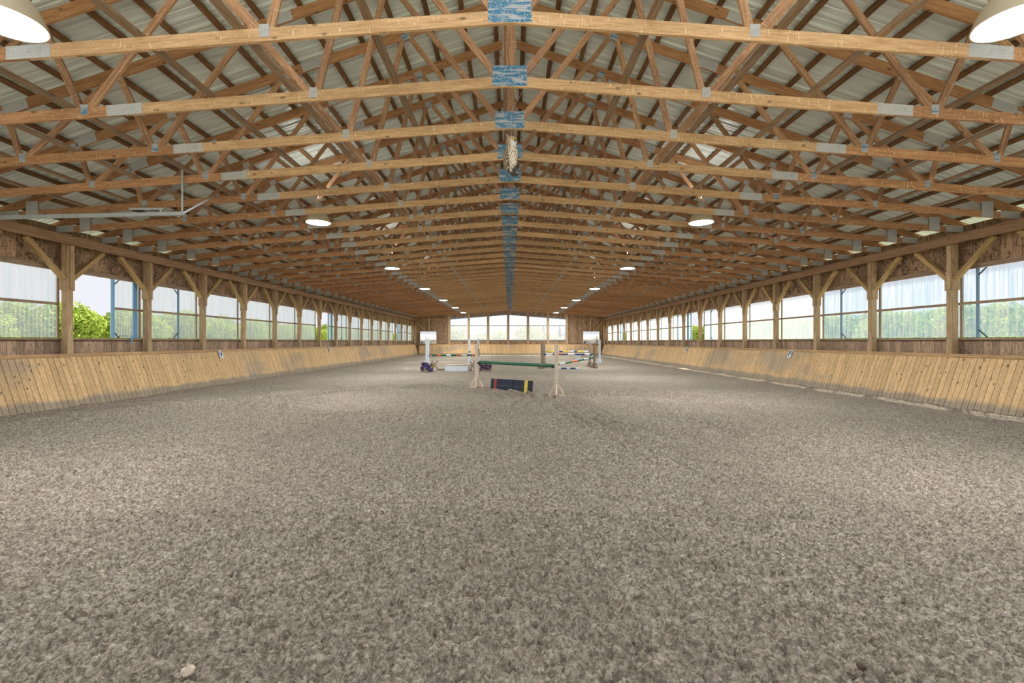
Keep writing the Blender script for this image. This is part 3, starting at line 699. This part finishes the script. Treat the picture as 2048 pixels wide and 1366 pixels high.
wr = white_standard(-1.63, 23.9, .12, 1.64, 'white jump standard with a navy band behind the left wooden standard')
b = MB(); b.box(-.062, .062, -.026, .026, .72, 1.12); b.build('navy_band', M['navy'], wr); cup(wr, (-1, 0, 0), .8)
w3 = white_standard(-2.63, 30.2, .13, 1.68, 'narrow white jump standard further back, right of the white box')
b = MB(); b.box(-.08, .08, -.03, .03, .78, .86); b.build('green_band', M['green'], w3)
w4 = white_standard(5.75, 31.6, .11, 1.72, 'tall white jump standard at far right, left of its twin'); w5 = white_standard(6.28, 32.3, .14, 1.62, 'far right white jump standard with splayed feet')
b = MB(); b.box(-.07, .07, -.03, .03, .8, .9); b.build('blue_band', M['navy'], w4)
R = empty('low_white_trestle', (5.25, 32.6, 0), label='low white trestle of crossed boards on the sand at far right', cat='trestle')
for s in (-1, 1):
    b = MB(); b.bar((s*.45-.25, -.05, .03), (s*.45+.22, .05, .55), .07, .04); b.bar((s*.45+.25, .05, .03), (s*.45-.22, -.02, .55), .07, .03); b.build('crossed_end', M['white'], R)
b = MB(); b.bar((-.5, 0, .27), (.5, 0, .27), .08, .04); b.build('cross_rail', M['white'], R)
pole((-3.95, 23.54, .80), (-1.79, 23.86, .80), .048, [(.25, 0), (.22, 1), (.3, 0), (.25, 2), (.3, 0), (.28, 3), (.3, 2), (.25, 0), (.2, 1)], ['green', 'orange', 'white', 'orange'], 'orange, green and white striped pole of the left jump')
# cavaletti
def cavaletto(x, y, label):
    R = empty('cavaletti_stand', (x, y, 0), math.radians(20), label=label, cat='cavaletti')
    for s in (-1, 1):
        b = MB(); b.bar((-.19*s, .02*s, .02), (.15*s, .02*s, .52), .07, .036); b.build('crossed_board', M['greywood'], R)
    return R
cavaletto(-3.83, 23.6, 'crossed grey wooden stand beside the left purple flowers'); cavaletto(-1.88, 23.25, 'crossed grey wooden stand beside the right purple flowers')
pole((-3.7, 23.9, .06), (-1.95, 23.75, .06), .045, [(1, 0)], ['greywood'], 'plain grey wooden pole lying behind the white box')
pole((-3.9, 28.2, .06), (-1.9, 29.0, .06), .045, [(1, 0)], ['rawwood'], 'plain tan pole lying on the sand behind the left jump')
# white planter box
R = empty('jump_filler_box', (-2.69, 23.35, 0), label='low white open box on the sand under the striped pole', cat='jump filler')
b = MB(); b.box(-.575, .575, -.12, -.10, .0, .27); b.box(-.575, .575, .10, .12, .0, .27); b.box(-.575, -.555, -.1, .1, .0, .27); b.box(.555, .575, -.1, .1, .0, .27); b.box(-.55, .55, -.1, .1, .0, .02); b.build('box_sides', M['white'], R)
b = MB(); rr = random.Random(4)
for i in range(14): b.bar((rr.uniform(-.45, .45), rr.uniform(-.06, .06), .02), (rr.uniform(-.5, .5), rr.uniform(-.06, .06), .30), .02, .015)
b.build('stubble', M['greywood'], R)
# flowers
def flowers(x, y, wdt, seed, label, pm):
    R = empty('flower_box', (x, y, 0), label=label, cat='flower box'); rr = random.Random(seed)
    b = MB(); b.box(-wdt/2, wdt/2, -.11, .11, 0, .14); b.build('trough', M['greywood'], R)
    b = MB()
    for i in range(90):
        p = Vector((rr.uniform(-wdt/2, wdt/2), rr.uniform(-.16, .14), rr.uniform(.08, .36))); q = p+Vector((rr.uniform(-.07, .07), rr.uniform(-.07, .07), rr.uniform(.0, .09)))
        b.bar(p, q, .03, .004, (rr.random(), rr.random(), rr.random()))
    b.build('foliage', M['leafdark'], R)
    for i in range(22):
        fx = rr.uniform(-wdt/2, wdt/2); c = Vector((fx, rr.uniform(-.17, .0), rr.uniform(.10, .42)))
        b = MB()
        for k in range(26):
            dr = Vector((rr.gauss(0, 1), rr.gauss(0, 1)-.3, rr.gauss(0, 1))).normalized(); sd_ = dr.cross(Vector((rr.random(), rr.random(), 1))).normalized()*.032; up = dr.cross(sd_).normalized()*.032
            p = c+dr*.06; b.add([c, p-sd_, p+dr*.02, p+sd_, c+up*.3], [(0, 1, 2, 3), (4, 3, 2, 1)])
        o = b.build('blossom', M[pm] if i % 5 else M['yellow' if i == 5 and seed == 1 else 'mauve'], R)
flowers(-4.05, 22.75, .55, 1, 'purple artificial flowers at the foot of the wide white standard', 'purple')
flowers(-1.23, 23.4, .62, 2, 'mauve artificial flowers right of the crossed stand', 'mauve')
# far right oxer
CA, CB = Vector((1.78, 25.6, 0)), Vector((4.73, 25.9, 0)); CC, CD = Vector((2.02, 27.0, 0)), Vector((4.72, 27.2, 0))
wood_standard(CA.x, CA.y, .2, 'grey wooden standard at the left front of the far right jump', 'greywood'); wood_standard(CB.x, CB.y, .2, 'grey wooden standard at the right front of the far right jump', 'greywood')
wood_standard(CC.x, CC.y, .2, 'grey wooden standard at the left back of the far right jump', 'greywood'); wood_standard(CD.x, CD.y, .2, 'grey wooden standard at the right back of the far right jump', 'greywood')
pole(CA+Vector((.1, 0, .79)), CB+Vector((-.1, 0, .79)), .05, [(.15, 0), (.45, 1), (.3, 0), (.35, 2), (.4, 0), (.45, 1), (.4, 0), (.3, 0), (.35, 1), (.2, 0)], ['blue', 'white', 'red'], 'blue and white striped front pole of the far right jump')
pole(CC+Vector((.1, 0, .91)), CD+Vector((-.1, 0, .91)), .045, [(.5, 0), (.3, 1), (.25, 2), (.4, 0), (.3, 1), (.2, 2), (.4, 0), (.3, 1)], ['yellow', 'white', 'blue'], 'yellow, white and blue back pole of the far right jump')
pole((2.05, 26.35, .06), (4.84, 26.45, .58), .048, [(.5, 1), (.45, 0), (.4, 2), (.45, 0), (.4, 1), (.45, 0), (.3, 2), (.4, 0)], ['green', 'orange', 'white'], 'slanting orange, green and white pole under the far right jump')
pole((2.30, 24.95, .05), (3.76, 24.75, .05), .048, [(.5, 0), (.3, 1), (.2, 0), (.3, 1), (.25, 0)], ['white', 'blue'], 'white and blue pole lying flat on the sand')

# bits lying on the footing
def onfloor(px, py):
    Y = 925*1.5/(py-683); X = (px-1019.5)*Y/925; return X, Y
for i, (a, b_, c_, d_, lb) in enumerate(((110, 1087, 172, 1088, 'long pale straw lying on the sand at left'), (755, 1106, 796, 1097, 'short pale straw on the sand, left of the middle'), (981, 1014, 1018, 1017, 'thin pale straw on the sand near the centre'), (1097, 1022, 1117, 1023, 'short pale straw on the sand just right of the centre'))):
    p = Vector((*onfloor(a, b_), 0)); q = Vector((*onfloor(c_, d_), 0)); cc = (p+q)/2; zc = float(height(np.array([cc.x]), np.array([cc.y]))[0])+.024
    mb = MB(); mb.cyl(p-cc, (q-cc)*.1+Vector((0, 0, .006)), .0022, n=6); mb.cyl((q-cc)*.1+Vector((0, 0, .006)), q-cc, .0022, .0018, n=6); o = mb.build('straw', M['rawwood']); o.location = (cc.x, cc.y, zc); tag(o, lb, 'straw')
for i, (a, b_, r_, mt, lb) in enumerate(((376, 1352, .028, 'white', 'crumpled whitish lump on the sand near the lower left edge'), (1722, 1344, .02, 'bark', 'small round brown ball on the sand at the lower right'))):
    X, Y = onfloor(a, b_); rr = random.Random(i); mb = MB(); mb.lathe([(0, -r_*.8), (r_*.6, -r_*.6), (r_*.95, -.1*r_), (r_*.85, r_*.45), (r_*.4, r_*.8), (0, r_*.9)], 12)
    if i == 0: mb.v = [tuple(c__*(1+rr.uniform(-.3, .3)) for c__ in v) for v in mb.v]
    o = mb.build('lump' if i == 0 else 'ball', M['rawwood' if i == 0 else mt], None, i == 1); o.location = (X, Y, float(height(np.array([X]), np.array([Y]))[0])+r_*.7); tag(o, lb, 'lump' if i == 0 else 'ball')

# ------------------------------------------------------------------ outside
def crown_mesh(name, mat, rx, ry, rz_, n, leaf, seed, lobes=14):
    r = np.random.default_rng(seed); cs = r.normal(size=(lobes, 3)); cs /= np.linalg.norm(cs, axis=1)[:, None]; cs *= r.uniform(.35, .62, (lobes, 1)); rad = r.uniform(.34, .5, lobes)
    k = r.integers(0, lobes, n); dr = r.normal(size=(n, 3)); dr /= np.linalg.norm(dr, axis=1)[:, None]
    P = (cs[k]+dr*rad[k][:, None]*r.uniform(.8, 1.05, (n, 1)))*np.array([rx, ry, rz_])
    nrm = dr+r.normal(size=(n, 3))*.5; nrm /= np.linalg.norm(nrm, axis=1)[:, None]
    a = np.cross(nrm, r.normal(size=(n, 3))); a /= np.linalg.norm(a, axis=1)[:, None]; b = np.cross(nrm, a)
    s = leaf*r.uniform(.6, 1.3, (n, 1)); V = np.stack([P-a*s, P-b*s*.6, P+a*s, P+b*s*.6], 1).reshape(-1, 3)
    me = bpy.data.meshes.new(name); me.from_pydata(V.tolist(), [], np.arange(4*n).reshape(n, 4).tolist()); me.materials.append(M[mat]); return me
cm = [crown_mesh('crown', 'leaf', 3.0, 3.0, 2.2, 9000, .13, s) for s in (1, 2)]
cp = crown_mesh('crown', 'leaf_pale', 2.6, 2.6, 2.4, 3500, .14, 5); cb = crown_mesh('crown', 'blossom', 1.6, 1.2, .8, 3500, .09, 6, 8)
tm = MB().cyl((0, 0, 0), (.1, 0, 2.4), .22, .12, 10).bar((.1, 0, 2.3), (.9, .2, 3.4), .1, .1).bar((.1, 0, 2.2), (-.8, -.3, 3.3), .1, .1).me('trunk', M['bark'])
def tree(x, y, crown, h, sc, rz, label, group):
    R = empty('tree', (x, y, -.12), rz, label=label, cat='tree', group=group)
    o = link('trunk', tm, R); o2 = link('crown', crown, R); o2.location = (0, 0, h); o2.scale = (sc[0], sc[1], sc[2]); return R
rr = random.Random(12)
for s, side in ((-1, 'left'), (1, 'right')):
    for row, (xr, y, rn) in enumerate(((35, 16.0, 'front'), (41.5, 19.2, 'back'))):
        i = 0
        while y < 150:
            tree(s*xr, y, cm[i % 2], 2.7, (1, 1, 1+rr.uniform(-.12, .12)+.1*row), rr.uniform(0, 6), 'bright green leafy tree outside the %s wall, %s in the %s row' % (side, ORD[i+1], rn), 'green trees outside the %s windows' % side)
            y += 6.7 if y < 90 else 12; i += 1
for i, y in enumerate((31, 34.5, 38)):
    R = empty('blossoming_bush', (-28, y, -.12), i*1.3, label='white-blossomed bush outside the open left bay, '+['nearest', 'middle', 'furthest'][i]+' of the three', cat='bush', group='blossoming bushes outside the open left bay')
    o = link('blossom_crown', cb, R); o.location = (0, 0, .75)
for i, (x, y, sc) in enumerate(((-13, 82, 1.1), (-8.5, 74, 1.2), (-5, 86, .9), (-2.2, 78, 1.0), (2.9, 84, 1.3), (6.5, 90, 1.0), (10, 96, .8), (-20, 98, 1))):
    tree(x, y, cp, 2.2*sc, (sc, sc, sc), i, 'pale sparse tree beyond the far end windows, %s' % ['left of centre, fairly near', 'left of centre and nearest', 'just left of centre', 'nearly at the centre post', 'right of the centre post', 'right of centre, further back', 'furthest right of its row', 'furthest left and smallest'][i], 'pale trees beyond the end windows')
con = MB(); rr = random.Random(5)
for k in range(9):
    z = .8+k*.62; r = 1.7*(1-k/9.5)
    for j in range(40):
        a = rr.uniform(0, 2*PI); con.add([(0, 0, z+.5), (r*math.cos(a-.12), r*math.sin(a-.12), z-.1), (r*1.1*math.cos(a), r*1.1*math.sin(a), z-.25), (r*math.cos(a+.12), r*math.sin(a+.12), z-.1)], [(0, 1, 2, 3)])
con = con.me('needles', M['conifer']); ct = MB().cyl((0, 0, 0), (0, 0, 5.6), .16, .03, 8).me('trunk', M['bark'])
for i, (x, y) in enumerate(((-15.5, 118), (-17.5, 121), (13.5, 125), (15.5, 128), (18, 124), (9.5, 130))):
    R = empty('conifer', (x, y, -.12), i, label='blue-green conifer far out beyond the end windows, '+['near the left edge', 'furthest left', 'third from the right', 'second from the right', 'furthest right', 'nearest the middle'][i], cat='conifer', group='distant conifers'); link('trunk', ct, R); link('needles', con, R)
bpy.context.view_layer.update()
